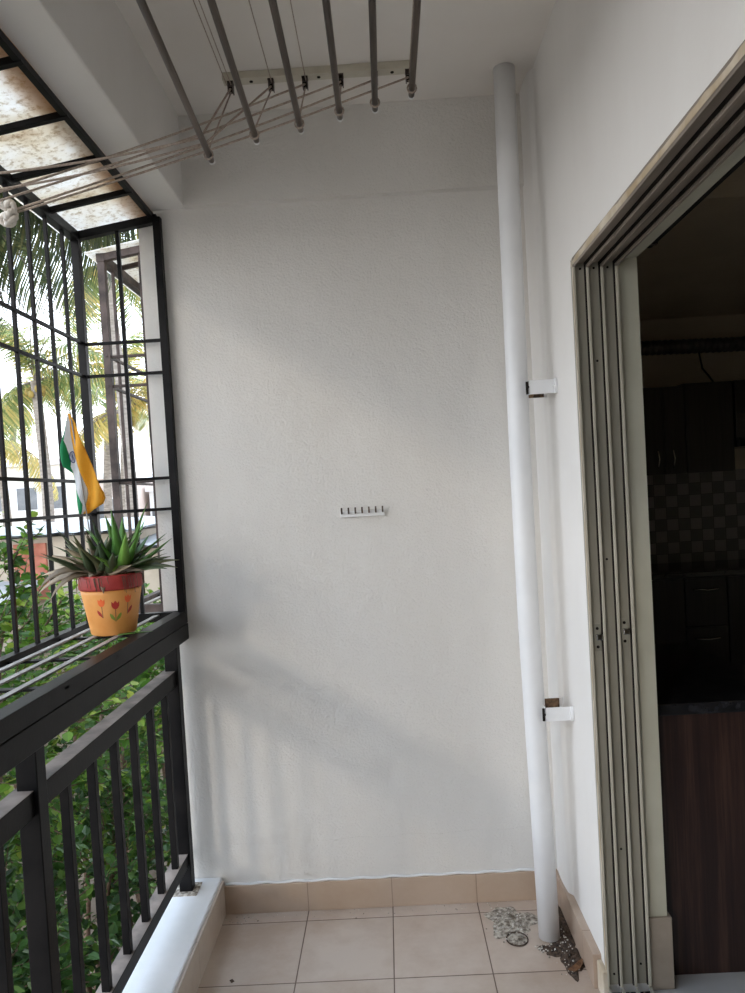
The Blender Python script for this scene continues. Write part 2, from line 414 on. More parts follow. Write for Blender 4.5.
mb.box(.5285, .6455, 0, DY - .012, .0, .022)
for a, b, k in fins: mbl.box(a, b, 0, DY - .03, .020, .045)
for a, b in chan:
    c = (a + b) / 2
    mbl.box(c - .0015, c + .0015, 0, DY - .03, .020, .034)
part('sill_track', mb, M['dark'], door); part('track_rail', mbl, M['alu'], door)
def latch(x, z):
    c = MB().box(x - .0095, x + .0095, DY - .0145, DY - .011, z - .037, z + .037)
    o = part('latch_plate', c, M['alu_dark'], door, .0008)
    worldparent(MB().box(x - .005, x + .012, DY - .024, DY - .012, z - .006, z + .010).build('latch_catch', M['chrome'], None, .0015), o)
    for dz in (-.025, .025):
        worldparent(MB().tube([(x, DY - .0155, z + dz), (x, DY - .012, z + dz)], .0042, 10).build('screw', M['dark']), o)
latch(.5478, 1.000); latch(.6205, 1.012)
for x, z in ((.549, 1.985), (.585, 1.985), (.6215, 1.985), (.583, 1.74), (.583, 1.21), (.584, .42), (.549, .075), (.6225, .10)):
    part('screw', MB().tube([(x, DY - .0135, z), (x, DY - .010, z)], .0032, 8), M['dark'], door)
# painted reveal beyond the frame, on the jamb, and over the header
mbr = MB().box(.6455, .702, DY - .006, DY + .01, KF, DZ + .03)
struct('trim_5', mbr, M['reveal'], 'cream painted inner reveal of the door jamb')
struct('trim_6', MB().box(.6455, .702, 0, DY, DZ - .004, DZ + .0028), M['reveal'], 'cream painted underside of the door lintel')
struct('trim_7', MB().box(.6465, .712, DY - .014, DY + .016, KF, .225), M['revealtile'], 'brown tile at the foot of the door reveal', .0015)
# raw plaster / cement edge along outer frame with an irregular outline
def ragged(n, f):
    return [f(i / (n - 1)) for i in range(n)]
mb = MB()
r2 = random.Random(3)
n = 70; vs = []; hs = []
for i in range(n):
    y = .02 + (DY - .02) * i / (n - 1)
    prox = 1 - y / DY
    h = -.004 + .013 * prox + .014 * max(0, math.sin(y * 5.5 - 2.2)) * (.4 + prox) + r2.uniform(-.002, .003)
    hs.append(h); vs += [(XR - .0028, y, DZ - .018), (XR - .0028, y, DZ - .006 + h)]
mb.add(vs, [(2 * i, 2 * i + 2, 2 * i + 3, 2 * i + 1) for i in range(n - 1)])
vs2 = [(XR + .004, v[1], v[2]) for v in vs]
mb.add(vs2, [(2 * i, 2 * i + 1, 2 * i + 3, 2 * i + 2) for i in range(n - 1)])
o = len(mb.v) - 4 * n
for i in range(n - 1): mb.f.append([2 * i + 1, 2 * i + 3, 2 * n + 2 * i + 3, 2 * n + 2 * i + 1]); mb.mi.append(0); mb.sm.append(False)
struct('trim_8', mb, M['dirtymark'], 'ragged bare cement edge along the top of the door frame')
mb = MB(); vs = []
for i in range(60):
    z = .06 + (DZ - .06) * i / 59
    w = .003 + max(0, r2.uniform(-.003, .0035)) + (.006 if z < .15 else 0)
    vs += [(XR - .0028, DY - .021, z), (XR - .0028, DY - .021 + .004 + w, z)]
mb.add(vs, [(2 * i, 2 * i + 2, 2 * i + 3, 2 * i + 1) for i in range(59)])
mb.add([(XR + .003, v[1], v[2]) for v in vs], [(2 * i, 2 * i + 1, 2 * i + 3, 2 * i + 2) for i in range(59)])
struct('trim_9', mb, M['dirtymark'], 'thin bare cement edge down the side of the door frame')
struct('trim_10', MB().box(XR - .014, XR + .004, DY - .020, DY + .040, 0, .085), M['dirtymark'], 'chipped pale plaster lump at the foot of the door frame', .004)

# ------------------------------------------------------------------ pipes and clamps
PX, PY, PR = .424, 2.312, .0328
dp = empty('drain_pipe', (PX, PY, 0), 'thick white painted vertical drain pipe in the corner, running floor to ceiling', 'pipe')
part('pipe', MB().tube([(PX + .010, PY + .004, .006), (PX + .004, PY, .4), (PX - .005, PY, 1.0), (PX - .005, PY, 1.5), (PX + .002, PY, 2.35), (PX + .016, PY + .055, CE - .001)], PR, 28), M['pipe'], dp)
def clamp(z, label, top_open):
    c = empty('pipe_clamp', (.49, 2.29, z), label, 'clamp', 'white painted clamps between pipe and pillar')
    h = .021; x0, x1 = .4455, .512; yf, yb = 2.262, 2.366; t = .0035
    m = MB()
    m.box(x0, x1, yf, yf + t, z - h, z + h)                   # front plate
    m.box(x0, x0 + t, yf, yb, z - h, z + h)                   # side plate next to the pipe
    m.box(x0, x1 + .01, yb, yb + t, z - h, z + h)             # back plate
    part('strap', m, [M['pipe']], c, .001)
    m = MB().box(x0 + t + .0005, x1, yb - .003, yb - .0005, z - h + .001, z + h - .001)
    m.box(x0 + t + .0005, x0 + t + .0022, yf + t + .001, yb - .002, z - h + .001, z + h - .001)
    m.box(x0 + t + .002, x1, yf + t + .0005, yf + t + .002, z - h + .001, z + h - .001)
    part('lining', m, M['rust'], c, label='rusty brown unpainted inner faces')
    # flange with oval ear fixed on the wall
    prof = []
    for k in range(16):
        a = 2 * PI * k / 16; prof.append((yf - .004 + .011 * math.cos(a), z + .001 + (h + .002) * math.sin(a)))
    part('flange', MB().prism(prof, 'x', XR - .009, XR - .0005).box(x1 - .002, XR - .001, yf, yf + t, z - h, z + h), M['pipe'], c, .001)
    part('screw', MB().tube([(XR - .012, yf - .005, z), (XR - .008, yf - .005, z)], .0045, 10), M['cap'], c)
    part('clip', MB().box(x0 - .007, x0, yf + .002, yf + .008, z - .020, z + .018).box(x0 - .004, x0 + .001, yf - .004, yf + .002, z - .002, z + .004), M['dark'], c)
clamp(1.712, 'upper white clamp holding the drain pipe, at cabinet height, its hollow seen from below', False)
clamp(.722, 'lower white clamp holding the drain pipe, with rusty hollow seen from above', True)

# ------------------------------------------------------------------ coat hook strip
hk = empty('hook_rail', (-.082, D, 1.36), 'small white seven hook rail fixed mid height on the white end wall', 'hook rail')
part('backplate', MB().box(-.157, -.007, D - .011, D + .002, 1.347, 1.3665), M['cap'], hk, .001)
for k in range(7):
    x = -.151 + k * .0230
    m = MB().tube([(x, D - .010, 1.362), (x, D - .020, 1.360), (x, D - .024, 1.367), (x, D - .023, 1.379)], .0030, 8)
    part('hook', m, M['steel'], hk)  # white hooks given a dark material, their shadow put into the colour

# ------------------------------------------------------------------ ceiling clothes dryer
dr = empty('clothes_drying_rack', (-.12, 1.2, CE), 'ceiling hung pulley clothes drying rack with six brown steel rods', 'drying rack')
SY, SZ = 2.305, CE - .02
def strip(y):
    st = part('mounting_strip', MB().box(-.42, .152, y - .018, y + .018, SZ - .002, CE + .001), M['strip'], dr, .002)
    for x in (-.335, -.13, .092):
        o = MB().tube([(x, y, SZ - .004), (x, y, SZ)], .0055, 10).build('screw', M['dark']); worldparent(o, st)
    return st
strip(SY); strip(.35)
pxs = [-.398, -.275, -.172, -.064, .040, .140]
rodx = [-.408, -.286, -.168, -.063, .030, .127]
rodz = [2.322, 2.366, 2.386, 2.412, 2.427, 2.457]
for i in range(6):
    for y in (SY, .35):
        m = MB().box(pxs[i] - .009, pxs[i] + .009, y - .012, y + .012, SZ - .006, SZ)
        m.box(pxs[i] - .008, pxs[i] - .005, y - .012, y + .012, SZ - .034, SZ - .004)
        m.box(pxs[i] + .005, pxs[i] + .008, y - .012, y + .012, SZ - .034, SZ - .004)
        pl = part('pulley_bracket', m, M['brownpaint'], dr)
        w = MB().tube([(pxs[i] - .0045, y, SZ - .024), (pxs[i] + .0045, y, SZ - .024)], .010, 14).build('pulley_wheel', M['dark']); worldparent(w, pl)
    x, z = rodx[i], rodz[i]
    xn = x + (.062, .034, .012, 0, 0, 0)[i]
    rd = part('rod', MB().tube([(xn, .22, z), (x, 2.0, z)], .0080, 14), M['steel'], dr)
    for y, d, xe in ((2.0, 1, x), (.22, -1, xn)):
        cp = MB().tube([(xe, y - .002 * d, z), (xe, y + .006 * d, z), (xe, y + .012 * d, z)], [.0084, .0084, .005], 14).build('end_cap', M['cap']); worldparent(cp, rd)
    cw = .0024
    # hanging cord from the far pulley to the rod, with a loop knot
    m = MB().tube([(pxs[i], SY, SZ - .03), (x, 1.965, z + .010)], cw, 6)
    m.tube([(x + .0115 * math.cos(a), 1.965, z + .0115 * math.sin(a)) for a in [k * PI / 6 for k in range(13)]], cw, 6)
    part('hanging_cord', m, M['cord'], dr)
    m = MB().tube([(pxs[i], .35, SZ - .03), (xn - .004, .40, z + .010)], cw, 6)
    m.tube([(xn - .004 + .0115 * math.cos(a), .40, z + .0115 * math.sin(a)) for a in [k * PI / 6 for k in range(13)]], cw, 6)
    part('hanging_cord', m, M['cord'], dr)
    if i != 3:
        m = MB().tube([(pxs[i] + .003, SY - .01, SZ - .014), (pxs[i] + .003, 1.3, SZ - .018), (pxs[i] + .003, .36, SZ - .014)], .0015, 6)
        if i == 0: m.tube([(pxs[i] - .010, SY - .01, SZ - .014), (pxs[i] - .012, 1.3, SZ - .018), (pxs[i] - .010, .36, SZ - .014)], .0015, 6)
        part('ceiling_cord', m, M['cord'], dr)
# pull cords running left to the grill
KX, KY, KZ = -.955, 2.005, 2.222
ends = [(-1.0, 1.83, 2.245), (-1.0, 1.86, 2.215), (-1.0, 1.87, 2.20), (-1.0, 1.88, 2.185), (KX, KY, KZ + .004), (KX, KY, KZ - .004)]
for i in range(6):
    a = Vector((pxs[i], SY - .01, SZ - .026)); b = Vector(ends[i])
    pts = [a]
    if i == 0: pts.append(Vector((rodx[0] - .004, 1.90, rodz[0] + .0125)))
    if i == 1: pts.append(Vector((rodx[0] + .002, 1.93, rodz[0] + .0135)))
    p0 = pts[-1]
    for k in range(1, 11):
        t = k / 10; p = p0.lerp(b, t); p.z -= .012 * math.sin(t * PI); pts.append(p)
    part('pull_cord', MB().tube(pts, .0030, 6), M['cord'], dr)
m = MB(); rk = random.Random(5)
for k in range(9):
    c = Vector((KX + rk.uniform(-.016, .016), KY + rk.uniform(-.012, .012), KZ + rk.uniform(-.02, .016)))
    ax = Vector((rk.uniform(-1, 1), rk.uniform(-1, 1), rk.uniform(-1, 1))).normalized(); sd = ax.orthogonal().normalized(); u = ax.cross(sd)
    R_ = rk.uniform(.009, .016)
    m.tube([c + (sd * math.cos(q) + u * math.sin(q)) * R_ for q in [j * PI / 8 for j in range(17)]], .0080, 8)
m.tube([(KX, KY, KZ), (XG + .006, KY - .03, KZ + .02)], .004, 6)
part('cord_knot', m, M['knot'], dr, label='pale bundled knot of cords tied to the grill')

# ------------------------------------------------------------------ window grill box
def grill(ya, yb, label, group, near_end, mat, yfirst, full=True, darkmat=None):
    g = empty('window_grill', (XG, (ya + yb) / 2, 1.03), label, 'window grill', group)
    dm = darkmat or mat
    B = lambda n, mb, mt=mat, bv=.0008: part(n, mb, mt, g, bv)
    zi, zo = ZIN, ZOUT
    slope = (zi - zo) / (-.72 - XG)
    # outer frame
    B('top_rail', MB().bar((XG, ya, zo), (XG, yb, zo), .030, .030))
    B('bottom_rail', MB().bar((XG, ya, 1.045), (XG, yb, 1.045), .030, .030))
    B('ceiling_rail', MB().bar((-.730, ya, zi + .006), (-.730, yb, zi + .006), .016, .018), dm)
    B('base_rail', MB().box(-.742, -.700, ya, yb, 1.018, 1.060), dm, .002)
    ends_ = [yb] + ([ya] if near_end else [])
    for ye in ends_:
        s = -1 if ye == yb else 1
        yy = ye + s * .015
        B('corner_post', MB().bar((XG, yy, 1.03), (XG, yy, zo + .01), .026, .026))
        B('wall_post', MB().bar((-.712, yy, 1.05), (-.712, yy, zi), .025, .025), dm)
        B('end_rail', MB().bar((XG, yy, zo), (-.71, yy, zi - .004), .026, .026, (0, 0, 1)))
        B('end_rail', MB().bar((XG, yy, 1.045), (-.71, yy, 1.045), .030, .030))
        B('end_bar', MB().bar((-.848, yy, 1.05), (-.848, yy, zo + .02), .012, .012))
        for z in (1.41, 1.515, 1.87, 1.978):
            B('end_bar', MB().bar((XG, yy, z), (-.70, yy, z), .010, .010))
    for z in (1.406, 1.515, 1.870, 1.982):
        B('horizontal_bar', MB().bar((XG, ya, z), (XG, yb, z), .010, .010))
    y = yfirst
    while y > ya + .04:
        B('vertical_bar', MB().bar((XG, y, 1.05), (XG, y, zo), .0105, .0105)); y -= .1185
    # roof bars and sheet
    y = yb - .23
    while y > ya + .05:
        B('roof_bar', MB().bar((XG, y, zo + .006), (-.722, y, zi + .004), .016, .016)); y -= .232
    m = MB(); n = 24; vs = []
    for i in range(n + 1):
        yy = ya - .02 + (yb - ya + .04) * i / n
        for x in (XG - .05, -.86, -.727):
            z = zo + .020 + slope * (x - XG) + .0015 * math.sin(i * 2.2)
            vs.append((x, yy, z))
    nv = len(vs); vs += [(a, b, c + .003) for a, b, c in vs]
    fs = []
    for i in range(n):
        for k in range(2):
            q = i * 3 + k; fs += [(q, q + 1, q + 4, q + 3), (nv + q, nv + q + 3, nv + q + 4, nv + q + 1)]
    B('roof_sheet', MB().add(vs, fs, 0, True), M['roof_sheet'], 0)
    # shelf
    if full:
        for x in (-.938, -.868, -.795):
            B('shelf_slat', MB().box(x - .008, x + .008, ya + .01, yb - .02, 1.050, 1.0545), M['slat'], 0)
        y = yb - .37
        while y > ya:
            B('shelf_support', MB().box(XG, -.70, y - .011, y + .011, 1.044, 1.0498), dm, 0); y -= .30
    return g
GYB = 2.545
grill(Y0 + .05, GYB, 'black window grill box over our railing, with stained translucent roof and slatted shelf', None, False, M['black'], 2.418)
grill(2.745, 5.0, 'brown grill box of the next flat, beyond the white wall end', None, True, M['brownpaint'], 2.872, True, M['black'])

# ------------------------------------------------------------------ balcony railing
rl = empty('balcony_railing', (-.72, .8, .128), 'black metal railing with square balusters standing on the white kerb', 'railing')
XL = -.722
part('top_rail', MB().box(XL - .020, XL + .022, Y0 + .02, D - .002, .962, 1.016), M['black'], rl, .002)
XL = -.742
part('middle_rail', MB().box(XL - .030, XL + .014, Y0 + .02, D - .05, .822, .872), M['black'], rl, .002)
part('rail_face', MB().box(XL - .0295, XL + .0135, Y0 + .02, D - .05, .8722, .8732), M['paler'], rl, 0, 'dusty brown top of the middle rail')
part('bottom_rail', MB().box(XL - .026, XL + .016, Y0 + .02, D - .05, .215, .256), M['black'], rl, .002)
part('rail_face', MB().box(XL - .0255, XL + .0155, Y0 + .02, D - .05, .2562, .2572), M['paler'], rl, 0, 'dusty top of the bottom rail')
for y in (2.475, 1.475, .41, -.65):
    p = part('post', MB().box(XL - .020, XL + .023, y - .020, y + .020, .12, .965), M['black'], rl, .002)
    if y > 2: worldparent(MB().box(XL - .040, XL + .042, y - .045, y + .04, .126, .131).build('foot_patch', M['cement'], None, .001), p)
y = 2.365
while y > -1.2:
    if min(abs(y - q) for q in (2.475, 1.475, .41, -.65)) > .07:
        part('baluster', MB().box(XL - .010, XL + .010, y - .010, y + .010, .254, .825), M['black'], rl, .0012)
    y -= .148

# ------------------------------------------------------------------ flower pot with succulent
PC = (-.826, 2.20, 1.0548)
fp = empty('flower_pot', PC, 'orange flower pot with red rim and painted tulips on the grill shelf', 'flower pot')
prof = [(0, .0), (.060, .0), (.064, .004), (.084, .120), (.086, .132), (.093, .134), (.095, .140), (.096, .172), (.093, .178), (.086, .177), (.084, .160), (0, .156)]
def potr(z): return .064 + (.084 - .064) * (z - .004) / .116
part('body', MB().lathe([p for p in prof[:5]] + [(.080, .133), (.079, .125), (0, .10)], PC, 48), M['pot'], fp)
part('rim', MB().lathe([(.0835, .1325), (.088, .1335), (.0900, .140), (.0905, .170), (.0885, .177), (.0835, .176), (.0815, .150), (.0835, .1325)], PC, 48), M['potrim'], fp)
part('soil', MB().lathe([(.0815, .158), (.06, .166), (.02, .170), (0, .170)], PC, 32), M['soil'], fp)
def decal(name, polys, a0, zc, parent, sc=1.0):
    # polys: list of (material, outline in (horizontal m, vertical m)); wrapped round the pot wall at heading a0
    mats = []; m = MB()
    for mt, poly in polys:
        if mt not in mats: mats.append(mt)
        ii = mats.index(mt); vs = []; vb = []
        for (h, v) in poly:
            z = zc + v * sc; r = potr(z) + .0007; a = a0 + h * sc / r
            vs.append((PC[0] + r * math.cos(a), PC[1] + r * math.sin(a), PC[2] + z))
            r -= .0012; vb.append((PC[0] + r * math.cos(a), PC[1] + r * math.sin(a), PC[2] + z))
        n = len(vs); m.add(vs + vb, [list(range(n)), list(range(n, 2 * n))[::-1]] + [(i, (i + 1) % n, (i + 1) % n + n, i + n) for i in range(n)], ii)
    return part(name, m, [M[k] for k in mats], parent)
def tulip(a0, zc, head, leaf, k=1.2, sides=(1, -1)):
    hd = [(-.006, .003), (-.009, .009), (-.009, .019), (-.0065, .0165), (-.0045, .0145), (-.001, .020), (.001, .020), (.0045, .0145), (.0065, .0165), (.009, .019), (.009, .009), (.006, .003), (.002, .0), (-.002, .0)]
    pl = [(head, hd), ('tulip_stem', [(-.0008, .0), (.0008, .0), (.0006, -.030), (-.0008, -.030)])]
    for s in sides:
        pl.append((leaf, [(0.001 * s, -.029), (.010 * s, -.022), (.0135 * s, -.014), (.013 * s, -.009), (.007 * s, -.013), (.002 * s, -.021)]))
    decal('painted_tulip', pl, a0, zc, fp, k)
view = math.atan2(-PC[1], -PC[0])
tulip(view + .10, .078, 'tulip_red', 'tulip_green')
tulip(view - .38, .088, 'tulip_orange', 'tulip_red', 1.12, (-1,))
tulip(view + .56, .094, 'tulip_orange', 'tulip_red', 1.12, (1,))

def blade(m, base, az, elev, L, w, droop, mi, twist=0, thick=.35, roll=0):
    # tapering, channelled succulent leaf
    n = 8; p = Vector(base); vs = []; fs = []; e = elev
    for i in range(n + 1):
        t = i / n
        d = Vector((math.cos(az) * math.cos(e), math.sin(az) * math.cos(e), math.sin(e)))
        sd = Vector((-math.sin(az + twist * t), math.cos(az + twist * t), 0)); u = sd.cross(d).normalized()
        if u.z < 0 and e < PI / 2: u = -u
        sd, u = sd * math.cos(roll) + u * math.sin(roll), u * math.cos(roll) - sd * math.sin(roll)
        ww = w * (1 - t ** 1.7) * (.75 + .5 * min(1, t * 3) * (1 - t * .3)) / 2 + .0006
        th = ww * thick
        vs += [p - sd * ww + u * th * .9, p - u * th, p + sd * ww + u * th * .9, p + u * th * .15]
        p = p + d * (L / n); e -= droop / n
    for i in range(n):
        for k in range(4):
            k2 = (k + 1) % 4; fs.append((i * 4 + k, i * 4 + k2, (i + 1) * 4 + k2, (i + 1) * 4 + k))
    fs.append((0, 3, 2, 1)); fs.append((n * 4, n * 4 + 1, n * 4 + 2, n * 4 + 3))
    m.add(vs, fs, mi, True)
rb = random.Random(21)
pt = empty('succulent_plant', (PC[0], PC[1], PC[2] + .165), 'spiky aloe-like succulent with green and dried tan leaves in the orange pot', 'plant')
top = (PC[0], PC[1], PC[2] + .163)
mg, md, mt_ = MB(), MB(), MB()
right = 0.0; # +x direction
# fresh upright rosette right of centre
cr = (top[0] + .035, top[1] + .005, top[2])
for k in range(16):
    az = k * 2.4; el = 1.35 - .055 * k + rb.uniform(-.08, .08)
    blade(mg, (cr[0] + .008 * math.cos(az), cr[1] + .008 * math.sin(az), cr[2]), az, el, rb.uniform(.19, .25) * (1 - .014 * k), .034, rb.uniform(-.1, .35), 0)
# dull green rosette in the middle / left
for cx_, cy_ in ((-.025, .02), (-.045, -.01), (.0, -.005)):
    for k in range(15):
        az = k * 2.4 + cx_ * 40; el = 1.15 - .05 * k + rb.uniform(-.12, .12)
        blade(md, (top[0] + cx_ + .007 * math.cos(az), top[1] + cy_ + .007 * math.sin(az), top[2]), az, el, rb.uniform(.14, .20), .030, rb.uniform(.1, .6), 0)
# drooping dull green leaves to the right
for az, el, L, dr_ in ((-.15, .45, .175, .75), (.15, .5, .17, .6), (-.4, .4, .165, .6), (-.05, .75, .15, .5), (.5, .55, .15, .5)):
    blade(md, (top[0] + .04, top[1], top[2]), az, el, L, .026, dr_, 0, roll=.8)
# dried tan leaves sprawling over the rim
for az, el, L, dr_, w, rl_ in ((PI + .05, .38, .18, .70, .026, -.9), (PI + .35, .30, .19, 1.15, .026, -.8), (PI + .85, .35, .18, 1.5, .026, -.3), (PI - .05, .62, .17, .4, .024, -1),
                          (-1.5, .30, .10, .5, .030, .0), (-.35, .22, .13, -.1, .026, 1.0), (-1.1, .20, .10, 1.7, .026, .3), (PI - .4, .65, .15, .5, .024, -1), (PI + .62, .62, .20, 1.7, .026, -.7), (PI + 1.2, 1.3, .15, .1, .026, 0),
                          (PI + .15, .9, .14, .3, .024, -1), (-.1, .30, .15, .5, .022, 1.0)):
    blade(mt_, (top[0] - .020, top[1] - .030, top[2] + .008), az, el, L * .95, w * 1.25, dr_, 0, roll=rl_)
part('green_leaves', mg, M['aloe_green'], pt); part('dull_leaves', md, M['aloe_dark'], pt); part('dry_leaves', mt_, M['aloe_tan'], pt)
m = MB()
for k in range(26):
    a = rb.uniform(-PI, .1); r0 = .080; p = Vector((PC[0] + r0 * math.cos(a), PC[1] + r0 * math.sin(a), PC[2] + .175)); pts = [Vector((PC[0] + .05 * math.cos(a), PC[1] + .05 * math.sin(a), PC[2] + .17)), p]
    rr = .094
    pts.append(Vector((PC[0] + rr * math.cos(a), PC[1] + rr * math.sin(a), PC[2] + .17)))
    pts.append(Vector((PC[0] + rr * math.cos(a + .05), PC[1] + rr * math.sin(a + .05), PC[2] + .17 - rb.uniform(.015, .05))))
    m.tube(pts, .0008, 4)
part('dry_roots', m, M['bark'], pt)
# one fallen green leaf on the shelf beside the pot
ml = MB(); blade(ml, (-.790, 2.13, 1.0585), .15, 0.06, .10, .013, .08, 0)
fl = ml.build('fallen_leaf', M['aloe_green']); tag(fl, 'single long green leaf lying on the shelf beside the orange pot', 'leaf')

# ------------------------------------------------------------------ flag
FX, FY = -.943, 2.262
fg = empty('indian_flag', (FX, FY, 1.24), 'small drooping saffron white and green flag on a thin stick by the bars', 'flag')
# column boundaries per row (metres right of the stick tip): left edge, green/white, white/saffron, saffron edge ; drop below tip
rows0 = [(0, -.003, -.003, -.002, .004), (.03, -.012, -.011, .0, .017), (.06, -.018, -.015, -.001, .028), (.085, -.024, -.019, .001, .036),
        (.102, -.029, -.013, .004, .042), (.125, -.030, -.009, .009, .048), (.150, -.030, -.005, .016, .055), (.168, -.026, -.008, .020, .061),
        (.190, -.004, -.003, .026, .070), (.215, .001, .002, .033, .079), (.240, .005, .006, .041, .088), (.258, .007, .014, .043, .095),
        (.275, .009, .022, .040, .098), (.292, .011, .028, .036, .092), (.308, .013, .026, .034, .062), (.322, .017, .022, .026, .040)]
ZT = 1.716
rows = [tuple(q * .95 for q in r) for r in rows0]
def fold(x, dz, s_): return .009 * math.sin(x * 120 + dz * 6 + .6) * min(1, dz * 12) + .004 * math.sin(dz * 40)
mbf = MB()
for sidx in range(3):
    vs = []; n = 8
    for r in rows:
        a, b = r[1 + sidx], r[2 + sidx]
        for k in range(n + 1):
            t = k / n; x = a + (b - a) * t
            yy = fold(x, r[0], sidx)
            vs.append((FX + x + .004 * r[0], FY + yy, ZT - r[0]))
    fs = [(i * (n + 1) + k, i * (n + 1) + k + 1, (i + 1) * (n + 1) + k + 1, (i + 1) * (n + 1) + k) for i in range(len(rows) - 1) for k in range(n)]
    mbf.add(vs, fs, sidx, True)
fc = mbf.build('cloth', [M['flaggreen'], M['flagwhite'], M['saffron']]); worldparent(fc, fg)
sm = fc.modifiers.new('thick', 'SOLIDIFY'); sm.thickness = .0008
cm = MB()
def onflag(u, v):
    x, dz = .002 + u, .132 - v
    return (FX + x + .004 * dz, FY + fold(x, dz, 1) - .0018, ZT - dz)
cm.tube([onflag(.0085 * math.cos(a), .017 * math.sin(a)) for a in [k * PI / 14 for k in range(29)]], .0011, 6)
for k in range(12):
    a = k * PI / 12
    cm.tube([onflag(t * .008 * math.cos(a), t * .016 * math.sin(a)) for t in (1, .5, 0, -.5, -1)], .00025, 4)
part('wheel_emblem', cm, M['chakra'], fg, label='navy blue spoked wheel printed on the white band')
part('stick', MB().tube([(FX + .060, FY - .02, PC[2] + .168), (FX + .002, FY + .006, ZT + .012)], .0022, 8), M['slat'], fg)

# ------------------------------------------------------------------ dirt and cement by the pipe
def blob(m, cx, cy, rx, ry, h, seed, n=40, rings=7, mi=0, amp=.25, bumpy=.3):
    r = random.Random(seed); ph = [r.uniform(0, 6) for _ in range(5)]; vs = []; fs = []
    for i in range(rings + 1):
        t = i / rings
        for k in range(n):
            a = 2 * PI * k / n; q = 1 + amp * (math.sin(3 * a + ph[0]) * .5 + math.sin(5 * a + ph[1]) * .35 + math.sin(9 * a + ph[2]) * .25)
            z = h * (1 - (1 - t) ** 1.2 if False else 1 - (1 - t) ** 2) * (1 + bumpy * r.uniform(-1, 1)) if i < rings else h
            vs.append((cx + rx * q * (1 - t) * math.cos(a), cy + ry * q * (1 - t) * math.sin(a), .0005 if i == 0 else max(.0012, z)))
    for i in range(rings):
        for k in range(n): k2 = (k + 1) % n; fs.append((i * n + k, i * n + k2, (i + 1) * n + k2, (i + 1) * n + k))
    m.add(vs, fs, mi, False)
m = MB(); blob(m, .330, 2.415, .078, .085, .005, 4, amp=.35, bumpy=.8)
cp = m.build('cement_patch', M['cement']); tag(cp, 'rough grey cement spill on the floor tiles left of the drain pipe', 'cement')
dd = empty('floor_drain', (.333, 2.315, 0), 'small round cement-filled drain ring on the floor left of the pipe foot', 'drain')
m = MB(); blob(m, .333, 2.315, .030, .034, .005, 9, amp=.05, bumpy=.6); part('filling', m, M['cement'], dd)
m = MB()
m.tube([(.333 + .033 * math.cos(a), 2.315 + .036 * math.sin(a), .0025) for a in [k * PI / 16 for k in range(33)]], .0022, 6, cap=False); part('ring', m, M['dirt'], dd)
m = MB()
blob(m, .470, 2.39, .046, .165, .006, 12, amp=.15, bumpy=.8); blob(m, .474, 2.21, .032, .090, .005, 13, amp=.3, bumpy=.8); blob(m, .440, 2.255, .045, .035, .004, 15, amp=.3, bumpy=.8)
dt = m.build('dirt_pile', M['dirt']); tag(dt, 'brown dirt swept into the corner around the foot of the drain pipe', 'dirt', None, 'stuff')
m = MB(); rc = random.Random(8)
def chip(x, y, s, z0=.001):
    a = rc.uniform(0, 6); p = []
    for k in range(5):
        q = a + k * 2 * PI / 5; rr = s * rc.uniform(.6, 1.1); p.append((x + rr * math.cos(q), y + rr * math.sin(q)))
    m.prism(p, 'z', z0, z0 + s * rc.uniform(.3, .8))
for _ in range(90): chip(rc.gauss(.325, .036), min(2.53, rc.gauss(2.42, .045)), rc.uniform(.0012, .004), .003)
for _ in range(90):
    y = rc.uniform(2.13, 2.50); x = .49 - abs(rc.gauss(0, .03)); chip(min(x, .50), y, rc.uniform(.001, .0038), .004)
for _ in range(22): chip(rc.uniform(.38, .45), rc.uniform(2.24, 2.28), rc.uniform(.002, .0055), .003)
for _ in range(60): chip(rc.uniform(-.62, .3), 2.533 - abs(rc.gauss(0, .02)), rc.uniform(.0008, .0025), .0002)
for _ in range(25): chip(-.58 + rc.gauss(0, .03), 2.50 + rc.gauss(0, .012), rc.uniform(.001, .003), .0002)
dc = m.build('debris_chips', M['chip']); tag(dc, 'loose pale paint and cement crumbs strewn in the floor corners', 'debris', None, 'stuff')
m = MB()
pl = [(.452, 2.150), (.470, 2.160), (.492, 2.190), (.508, 2.200), (.500, 2.168), (.485, 2.150), (.465, 2.140)]
vs = [(x, y, .006 + .004 * math.sin(i * 2)) for i, (x, y) in enumerate(pl)]
m.add(vs + [(a, b, c_ + .0015) for a, b, c_ in vs], [list(range(7)), list(range(7, 14))[::-1]] + [(i, (i + 1) % 7, (i + 1) % 7 + 7, i + 7) for i in range(7)])
dl = m.build('dead_leaf', M['deadleaf']); tag(dl, 'curled brown dead leaf on the floor between pipe and door frame', 'leaf')
m = MB()
m.prism([(-.545, 2.18), (-.538, 2.185), (-.530, 2.175), (-.537, 2.168)], 'z', .0003, .002)
sl = m.build('floor_speck', M['dirt']); tag(sl, 'small dark speck of dirt on the left floor tile', 'dirt')

